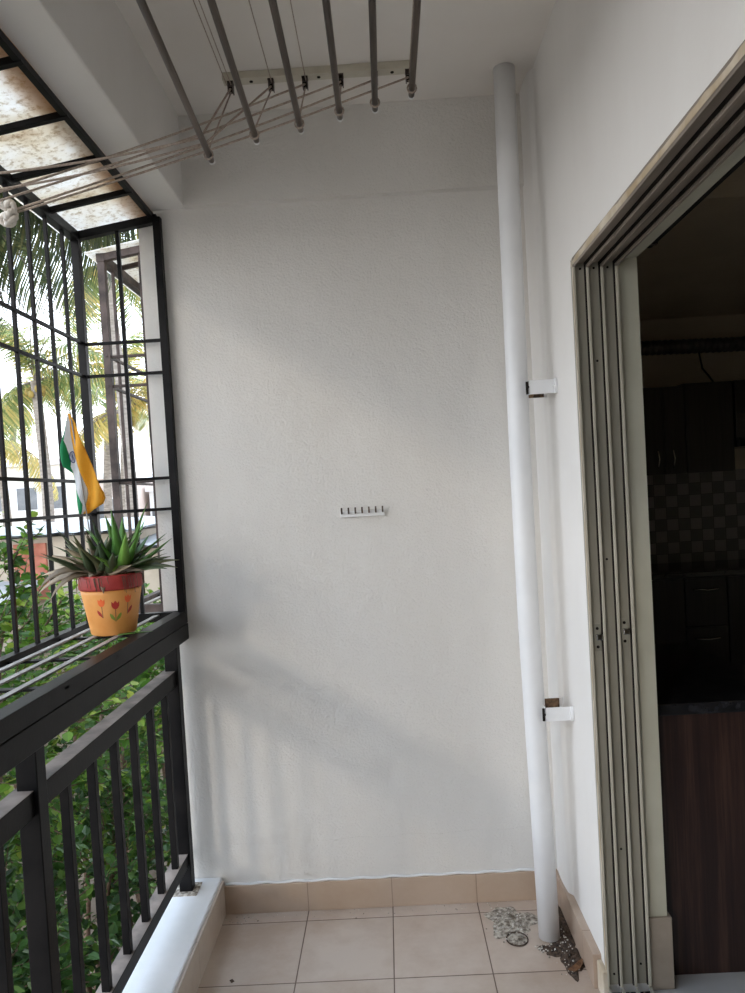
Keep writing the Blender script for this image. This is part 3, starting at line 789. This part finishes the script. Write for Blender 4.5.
# ------------------------------------------------------------------ kitchen seen through the door
KX1, KY1, KC = 4.2, 5.55, 2.71
struct('floor_kitchen', MB().box(.6455, KX1, Y0, KY1, -.15, KF), M['kit_floor'], 'pale grey kitchen floor')
struct('wall_kitchen_far', MB().box(.55, KX1 + .1, KY1, KY1 + .1, -.15, 2.86), M['kit_wall'], 'dim kitchen wall behind the cabinets')
struct('wall_kitchen_right', MB().box(KX1, KX1 + .1, Y0, KY1, -.15, 2.86), M['kit_wall'], 'right hand wall of the dark kitchen')
struct('wall_kitchen_rear', MB().box(.70, KX1, Y0 - .1, Y0, -.15, 2.86), M['kit_wall'], 'rear wall of the room behind the sliding door')
struct('wall_kitchen_left', MB().box(.60, .703, D + .16, KY1, -.15, 2.86), M['kit_wall'], 'left hand wall of the dark kitchen')
struct('ceiling_kitchen', MB().box(.70, KX1, Y0, 3.2, KC, KC + .1), M['kit_ceiling'], 'kitchen ceiling near the sliding door')
struct('ceiling_kitchen_low', MB().box(.70, KX1, 3.2, KY1, 2.575, KC + .1), M['kit_wall'], 'lowered dark kitchen ceiling')
struct('trim_11', MB().box(.70, KX1, KY1 - .012, KY1, 1.42 - .66, 1.45), M['backsplash'], 'grey chequered tile backsplash')
def handle_v(parent, x, y, z0, z1):
    worldparent(MB().tube([(x, y, z0), (x - .002, y - .018, z0 + .012), (x + .004, y - .025, (z0 + z1) / 2), (x - .002, y - .018, z1 - .012), (x, y, z1)], .0052, 8).build('handle', M['chrome']), parent)
def wall_unit(x0, x1, z1, label, doors=2, yf=5.20, handles=True):
    u = empty('wall_cabinet', ((x0 + x1) / 2, 5.36, 1.44), label, 'cabinet', 'dark wall cabinets')
    part('carcass', MB().box(x0, x1, yf, KY1 - .001, 1.445, z1), M['cab_dark'], u)
    w = (x1 - x0) / doors
    for k in range(doors):
        a, b = x0 + k * w + .002, x0 + (k + 1) * w - .002
        dz = part('door', MB().box(a, b, yf - .018, yf - .0005, 1.440, z1 - .003), M['cab_dark'], u, .001)
        if handles:
            hx = b - .05 if k == 0 else a + .05
            handle_v(dz, hx, yf - .018, 1.485, 1.61)
wall_unit(1.785, 2.075, 2.040, 'dark wall cabinet with a pair of curved chrome handles', 2)
wall_unit(1.20, 1.782, 2.040, 'dark wall cabinet at the left end, mostly hidden behind the door reveal', 1, handles=False)
wall_unit(2.078, 2.405, 2.055, 'plain dark wall cabinet beside the chimney hood', 1, handles=False)
ho = empty('chimney_hood', (2.75, 5.3, 1.56), 'black cooker hood beside the wall cabinets', 'hood')
part('body', MB().box(2.435, 3.03, 5.22, KY1 - .001, 1.66, 2.06), M['granite'], ho, .004)
part('canopy', MB().prism([(5.10, 1.60), (KY1 - .001, 1.60), (KY1 - .001, 1.66), (5.14, 1.66)], 'x', 2.41, 3.06), M['granite'], ho)
du = empty('exhaust_duct', (2.4, 5.30, 2.31), 'long dark flexible exhaust duct running above the wall cabinets', 'duct')
m = MB(); pts = []; rs = []
for k in range(110):
    t = k / 109; x = .704 + t * 2.3; pts.append((x, 5.32, 2.305 + .035 * t + .015 * math.sin(t * 5))); rs.append(.047 if k % 2 else .053)
m.tube(pts, rs, 16, smooth=False); part('hose', m, M['duct'], du)
part('collar', MB().tube([(3.0, 5.32, 2.33), (3.0, 5.32, 2.06)], .07, 16), M['duct'], du)
wr = MB().tube([(2.235, 5.29, 2.275), (2.235, 5.27, 2.22), (2.245, 5.27, 2.16), (2.28, 5.26, 2.11), (2.31, 5.25, 2.056)], .006, 6).build('cable', M['dark'])
tag(wr, 'thin black cable hanging from the exhaust duct to the cabinet top', 'cable')
# base units and far worktop
def base_unit(x0, x1, kind, label):
    u = empty('base_cabinet', ((x0 + x1) / 2, 5.25, KF), label, 'cabinet', 'dark base cabinets')
    part('carcass', MB().box(x0 + .001, x1 - .001, 4.98, KY1 - .02, KF, .752), M['cab_dark'], u)
    if kind == 'drawer':
        for z0, z1 in ((.12, .42), (.43, .745)):
            d_ = part('drawer', MB().box(x0 + .004, x1 - .004, 4.962, 4.979, z0, z1), M['cab_dark'], u, .001)
            xc = (x0 + x1) / 2
            worldparent(MB().tube([(xc - .085, 4.962, z1 - .075), (xc - .07, 4.94, z1 - .073), (xc, 4.935, z1 - .079), (xc + .07, 4.94, z1 - .073), (xc + .085, 4.962, z1 - .075)], .005, 8).build('handle', M['chrome']), d_)
    else:
        part('door', MB().box(x0 + .004, x1 - .004, 4.962, 4.979, .12, .745), M['cab_dark'], u, .001)
base_unit(1.42, 1.935, 'door', 'plain dark base cabinet left of the drawer unit in the kitchen')
base_unit(1.935, 2.215, 'drawer', 'dark base drawer unit with curved chrome handle under the far worktop')
base_unit(2.215, 2.75, 'door', 'plain dark base cabinet right of the drawer unit in the kitchen')
tag(MB().box(.705, 3.9, 4.93, KY1 - .014, .753, .790).build('worktop', M['granite'], None, .003), 'long black granite worktop under the chequered backsplash', 'worktop')
# peninsula right inside the door
tag(MB().prism([(.712, 2.055), (1.32, 2.055), (1.22, 2.26), (1.115, 2.46), (1.085, 2.82), (.712, 2.82)], 'z', .765, .797).build('worktop', M['granite'], None, .004), 'black granite counter top just inside the sliding door', 'worktop')
cb = empty('counter_cabinet', (.95, 2.4, KF), 'dark striped wood counter base just inside the sliding door', 'cabinet')
part('side_panel', MB().box(.7165, 1.30, 2.075, 2.092, KF, .7645), M['wood'], cb, .001)
part('carcass', MB().prism([(.7165, 2.093), (1.22, 2.093), (1.17, 2.26), (1.09, 2.45), (1.06, 2.79), (.7165, 2.79)], 'z', KF, .7645), M['cab_dark'], cb)
# curtain rod inside, over the door
cr_ = empty('curtain_rod', (.735, 1.0, 2.03), 'black curtain rod along the inside of the door head', 'curtain rod')
part('rod', MB().tube([(.735, .0, 2.040), (.735, 2.02, 2.040)], .012, 12), M['dark'], cr_)
part('bracket', MB().box(.702, .745, 1.985, 1.997, 2.028, 2.056), M['brownpaint'], cr_); part('bracket', MB().box(.702, .745, .4, .412, 2.028, 2.056), M['brownpaint'], cr_)

# ------------------------------------------------------------------ outside
GZ = -3.2
struct('ground', MB().box(-60, 30, -30, 80, GZ - .2, GZ), M['earth'], 'dry brown ground below the balcony')
struct('wall_compound', MB().box(-1.46, -1.32, -4, 9.0, GZ, -.95), M['blockwall'], 'brown block compound wall below the shrubs')

LEAF = [(0, 0, 0), (.28, .33, .06), (.62, .30, .05), (1, 0, -.05), (.62, -.30, .05), (.28, -.33, .06), (.5, 0, -.03)]
LF = [(0, 1, 6), (1, 2, 6), (2, 3, 6), (3, 4, 6), (4, 5, 6), (5, 0, 6)]
def leaf(m, p, d, s, rr, mi=0):
    d = Vector(d).normalized()
    up = Vector((rr.uniform(-.5, .5), rr.uniform(-.5, .5), 1)); sd = d.cross(up).normalized(); u = sd.cross(d)
    m.add([p + d * (a * s) + sd * (b * s) + u * (c * s) for a, b, c in LEAF], LF, mi, False)
def shrub(label, c, rad, nleaf, mat, seed, size=.05, sprigs=0, stems=7):
    rr = random.Random(seed)
    e = empty('shrub', (c[0], c[1], GZ), label, 'shrub', 'shrubs along the compound wall')
    m = MB(); st = MB()
    for k in range(stems):
        a = rr.uniform(0, 6.28); pts = []
        for i in range(7):
            t = i / 6
            pts.append(Vector((c[0] + math.cos(a) * rad[0] * .6 * t + rr.uniform(-.05, .05), c[1] + math.sin(a) * rad[1] * .6 * t + rr.uniform(-.05, .05), GZ + (c[2] + rad[2] * .5 - GZ) * t)))
        st.tube(pts, [.035 * (1 - .75 * i / 6) for i in range(7)], 6)
    # twiggy tufts
    ntuft = max(6, nleaf // 14)
    for k in range(ntuft):
        a = rr.uniform(0, 2 * PI); q = rr.uniform(-1, 1); r = rr.uniform(.55, 1.0) ** .5
        s = math.sqrt(1 - q * q)
        lump = 1 + .22 * math.sin(3 * a + seed) + .15 * math.sin(5 * q + seed * 2)
        p = Vector((c[0] + rad[0] * s * math.cos(a) * r * lump, c[1] + rad[1] * s * math.sin(a) * r * lump, c[2] + rad[2] * q * r * lump))
        dr0 = Vector((math.cos(a) * s, math.sin(a) * s, q + .3)).normalized() + Vector((rr.uniform(-.6, .6), rr.uniform(-.6, .6), rr.uniform(-.5, .6)))
        dr0.normalize(); L = rr.uniform(.12, .3)
        st.tube([p, p + dr0 * L], [.004, .002], 4)
        for j in range(14):
            t = j / 13; pp = p + dr0 * (L * t)
            ld = dr0 * .5 + Vector((rr.uniform(-1, 1), rr.uniform(-1, 1), rr.uniform(-.7, .5)))
            leaf(m, pp, ld, size * rr.uniform(.7, 1.35), rr)
    for k in range(sprigs):
        p = Vector((c[0] + rr.uniform(-.8, .8) * rad[0], c[1] + rr.uniform(-.8, .8) * rad[1], c[2] + rad[2] * .75)); dv = Vector((rr.uniform(-.3, .3), rr.uniform(-.3, .3), 1)).normalized(); pts = [p]
        for i in range(14):
            dv = (dv + Vector((rr.uniform(-.25, .25), rr.uniform(-.25, .25), -.03))).normalized(); pts.append(pts[-1] + dv * .055)
            leaf(m, pts[-1], Vector((rr.uniform(-1, 1), rr.uniform(-1, 1), .3)), size * rr.uniform(.7, 1.1), rr)
        st.tube(pts, .003, 5)
    part('foliage', m, M[mat], e); part('stems', st, M['bark'], e)
shrub('tall light green shrub at the far left behind the grill bars', (-2.35, 3.6, .45), (.70, .85, .80), 7500, 'leaf', 1, .058, 5)
shrub('leafy green shrub directly behind the flower pot shelf', (-2.35, 5.3, -.25), (.75, .85, .85), 7500, 'leaf', 2, .062, 7)
shrub('dense green shrub seen between the right hand balusters', (-2.0, 6.9, -.35), (.50, .75, .85), 5000, 'leaf', 3, .062, 3)
shrub('low dark shrub at the left behind the near railing post', (-2.0, 2.9, -.65), (.42, .8, .50), 5200, 'leaf_dark', 4, .058, 0)
shrub('dark green shrub at the foot of the balusters', (-1.95, 4.7, -.95), (.40, .9, .50), 5000, 'leaf_dark', 5, .058, 0)
shrub('green shrub beyond the neighbouring balcony grill', (-3.1, 8.6, -.9), (.8, .9, .8), 3000, 'leaf', 6, .07, 4)

# palms
def make_frond(L, seed, near=False):
    rr = random.Random(seed); m = MB(); n = 34 if not near else 74
    pts = []; p = Vector((0, 0, 0)); e = .75
    for i in range(13):
        pts.append(p.copy()); d = Vector((math.cos(e), 0, math.sin(e))); p += d * (L / 12); e -= .135
    m.tube(pts, [L * .009 * (1 - .85 * i / 12) for i in range(13)], 5, 1)
    for i in range(n):
        t = .12 + .88 * i / n; f = t * 12; k = min(int(f), 11); q = pts[k].lerp(pts[k + 1], f - k); dd_ = (pts[k + 1] - pts[k]).normalized()
        ll = L * .26 * (math.sin(PI * min(1, t * .85 + .12)) ** .6) * rr.uniform(.85, 1.1)
        for s in (-1, 1):
            d = (dd_ * .55 + Vector((0, s * .85, -.15 - .5 * rr.random()))).normalized()
            w = ll * (.040 if not near else .023)
            wv = d.cross(Vector((0, 0, 1))).normalized() * w
            a = q; b = q + d * ll * .5; c = b + (d + Vector((0, 0, -.9))).normalized() * ll * .3; e_ = c + (d * .6 + Vector((0, 0, -1.2))).normalized() * ll * .25
            m.add([a - wv * .5, a + wv * .5, b - wv, b + wv, c - wv * .7, c + wv * .7, e_], [(0, 1, 3, 2), (2, 3, 5, 4), (4, 5, 6)], 0, False)
    return m
FR = {}
def frond_mesh(kind, L, seed, mat, near=False):
    key = (kind, seed)
    if key not in FR:
        o = make_frond(L, seed, near).build('frond', [M[mat], M['trunk']]); FR[key] = o.data; bpy.data.objects.remove(o)
    return FR[key]
def palm(label, base, top, r, nf, kind, L, mat, seed, near=False, nuts=True, tilt0=-.9, tilt1=1.0):
    rr = random.Random(seed)
    e = empty('coconut_palm', base, label, 'palm tree', 'coconut palms')
    base, top = Vector(base), Vector(top); pts = []; rs = []
    for i in range(15):
        t = i / 14; p = base.lerp(top, t); p.x += .25 * math.sin(t * PI) * (1 if seed % 2 else -1); pts.append(p); rs.append(r * (1.35 - .5 * t))
    part('trunk', MB().tube(pts, rs, 12), M['trunk'], e)
    for k in range(nf):
        me = frond_mesh(kind, L, k % 4, mat, near)
        o = bpy.data.objects.new('frond', me); COL.objects.link(o); worldparent(o, e)
        az = k * 2.399 + seed; el = tilt0 + (tilt1 - tilt0) * ((k * .618) % 1)
        o.location = top; o.rotation_euler = (rr.uniform(-.25, .25), -el, az)
        sc = rr.uniform(.8, 1.1); o.scale = (sc, sc, sc)
    if nuts:
        for k in range(7):
            a = k * .9; c = top + Vector((.22 * math.cos(a), .22 * math.sin(a), -.25 - .08 * (k % 3))); pr = []
            m = MB().lathe([(.02, -.11), (.07, -.08), (.085, 0), (.07, .07), (.02, .11)], c, 10); part('coconut', m, M['nut'], e)
palm('coconut palm with trunk behind the left grill bars, middle distance', (-10.35, 22, GZ), (-10.1, 22, 5.3), .15, 18, 'far', 3.0, 'frond', 3)
palm('coconut palm coloured sunlit yellow behind the neighbouring grill', (-8.05, 24, GZ), (-8.15, 24, 4.5), .15, 18, 'yel', 2.9, 'frond_sunlit', 4)
palm('coconut palm with slimmer trunk between flag and post', (-9.9, 27, GZ), (-9.7, 27, 5.8), .14, 16, 'far', 3.0, 'frond', 6)
palm('low yellow-green coconut palm at the far left edge', (-13.6, 26, GZ), (-13.4, 26, 3.9), .14, 16, 'yel', 2.9, 'frond_sunlit', 7)
palm('tall coconut palm rising high over the neighbouring grill', (-7.0, 20, GZ), (-7.1, 20, 8.0), .15, 16, 'far', 3.0, 'frond', 9)
palm('near coconut palm at the far left whose long fronds hang down over the grill roof', (-6.3, 8.6, GZ), (-5.6, 8.4, 5.45), .17, 38, 'near', 3.9, 'frond_near', 11, True, True, -1.35, .5)
palm('near coconut palm hidden behind the end wall, fronds reaching over the neighbouring grill', (-2.2, 10.2, GZ), (-2.4, 10.0, 6.6), .17, 22, 'near', 3.9, 'frond_near', 14, True, True, -1.35, .5)
palm('slender distant coconut palm left of the buildings', (-18.0, 36, GZ), (-17.6, 36, 6.5), .16, 14, 'far', 3.0, 'frond', 12)
palm('distant coconut palm right of the neighbouring grill bars', (-9.3, 34, GZ), (-9.5, 34, 5.6), .15, 14, 'far', 3.0, 'frond', 15)

# sheds and houses
def shed(label, x0, x1, y0, y1, zt, wallm, roofm, rise=.25, extra=None):
    e = empty('shed', ((x0 + x1) / 2, (y0 + y1) / 2, GZ), label, 'shed')
    part('wall', MB().box(x0, x1, y0, y1, GZ, zt), M[wallm], e)
    n = 16; vs = []
    for i in range(n + 1):
        x = x0 - .2 + (x1 - x0 + .4) * i / n; w = .02 * (i % 2)
        vs += [(x, y0 - .25, zt + .02 + w), (x, y1 + .2, zt + rise + w)]
    nv = len(vs); vs += [(a, b, c + .02) for a, b, c in vs]
    fs = [(2 * i, 2 * i + 2, 2 * i + 3, 2 * i + 1) for i in range(n)] + [(nv + 2 * i, nv + 2 * i + 1, nv + 2 * i + 3, nv + 2 * i + 2) for i in range(n)]
    part('roof', MB().add(vs, fs), M[roofm], e)
    if extra: extra(e)
    return e
def brickpatch(e): part('brick_panel', MB().box(-4.62, -4.22, 9.16, 9.20, .35, 1.05), M['brick'], e, label='bare red brick panel')
shed('low shed with pale sheet roof and a red brick panel, beyond the shrubs', -5.6, -3.3, 9.2, 12.0, 1.12, 'hutwall', 'sheet_white', .12, brickpatch)
shed('lower white sheet roofed lean-to in front of the brick-panelled shed', -6.4, -4.3, 7.2, 8.6, .30, 'hutwall', 'sheet_grey', .30)
shed('beige rendered hut with grey sheet roof behind the flower pot', -3.1, -1.9, 9.4, 13.0, .90, 'hutwall', 'sheet_grey', .3)
shed('grey roofed long shed at the far left', -10.5, -6.0, 12.0, 16.0, .75, 'hutwall', 'sheet_grey', .3)
def tower(label, x0, x1, y, zt, mat, cols, rws, depth=7, tarp=False):
    e = empty('house', ((x0 + x1) / 2, y, GZ), label, 'building')
    part('wall', MB().box(x0, x1, y, y + depth, GZ, zt), M[mat], e)
    part('parapet', MB().box(x0 - .15, x1 + .15, y - .15, y + depth, zt, zt + .25), M['bld_white'], e)
    dx = (x1 - x0) / cols
    for i in range(cols):
        for j in range(rws):
            xc = x0 + dx * (i + .5); zc = zt - 1.5 - 2.9 * j
            if zc - .6 < GZ: continue
            f = part('window_frame', MB().box(xc - .55, xc + .55, y - .06, y + .0, zc - .6, zc + .6), M['bld_white'], e)
            worldparent(MB().box(xc - .45, xc + .45, y - .08, y - .061, zc - .5, zc + .5).build('pane', M['glass_dark']), f)
tower('cream two storey house far behind the palms at the left', -19.5, -14.4, 34, 3.6, 'bld_cream', 4, 2)
tower('pink rendered house far behind, between the bars', -14.2, -12.3, 36, 2.9, 'bld_pink', 2, 2)
tower('pale white house far behind the flag', -12.0, -8.6, 38, 2.2, 'bld_white', 3, 2)
tower('cream house far behind the neighbouring grill', -8.3, -3.6, 40, 2.4, 'bld_cream', 3, 2)
tower('wide white house at the far left behind the sheds', -28, -20, 36, 3.2, 'bld_white', 5, 2)


# ------------------------------------------------------------------ light
w = bpy.data.worlds.new('sky'); S.world = w; w.use_nodes = True
nt = w.node_tree; bg = nt.nodes['Background']
tc = nt.nodes.new('ShaderNodeTexCoord'); sp = nt.nodes.new('ShaderNodeSeparateXYZ'); nt.links.new(tc.outputs['Generated'], sp.inputs[0])
rp = nt.nodes.new('ShaderNodeValToRGB'); nt.links.new(sp.outputs['Z'], rp.inputs[0])
rp.color_ramp.elements[0].position = 0; rp.color_ramp.elements[0].color = (.97, .98, 1, 1)
rp.color_ramp.elements[1].position = .6; rp.color_ramp.elements[1].color = (.66, .80, 1, 1)
nt.links.new(rp.outputs[0], bg.inputs[0]); bg.inputs[1].default_value = 3.6
sd = bpy.data.lights.new('sun', 'SUN'); so = bpy.data.objects.new('sun', sd); COL.objects.link(so)
sd.energy = .42; sd.color = (1, .86, .68); sd.angle = math.radians(4.5)
so.rotation_euler = Vector((.65, 1, -.41)).to_track_quat('-Z', 'Y').to_euler()

# ------------------------------------------------------------------ camera
cam = bpy.data.cameras.new('camera'); co = bpy.data.objects.new('camera', cam); COL.objects.link(co); S.camera = co
F, yaw, pit, rol, cx, cy = 750, 0.0167287, -0.0304709, -0.0573164, 374.243, 516.975
cyw, syw, cp_, sp_ = math.cos(yaw), math.sin(yaw), math.cos(pit), math.sin(pit)
f = Vector((-syw * cp_, cyw * cp_, sp_)); rt = Vector((cyw, syw, 0)); up = rt.cross(f)
r2_ = rt * math.cos(rol) + up * math.sin(rol); u2_ = -rt * math.sin(rol) + up * math.cos(rol)
mt = Matrix((r2_, u2_, -f)).transposed().to_4x4(); mt.translation = Vector((0, 0, 1.42)); co.matrix_world = mt
cam.sensor_fit = 'HORIZONTAL'; cam.sensor_width = 36; cam.lens = 36 * F / 745
cam.shift_x = (372.5 - cx) / 745; cam.shift_y = (cy - 496.5) / 745; cam.clip_start = .02; cam.clip_end = 300
S.view_settings.view_transform = 'Standard'; S.view_settings.look = 'None'; S.view_settings.gamma = 1
S.view_settings.exposure = .14; S.view_settings.use_curve_mapping = False
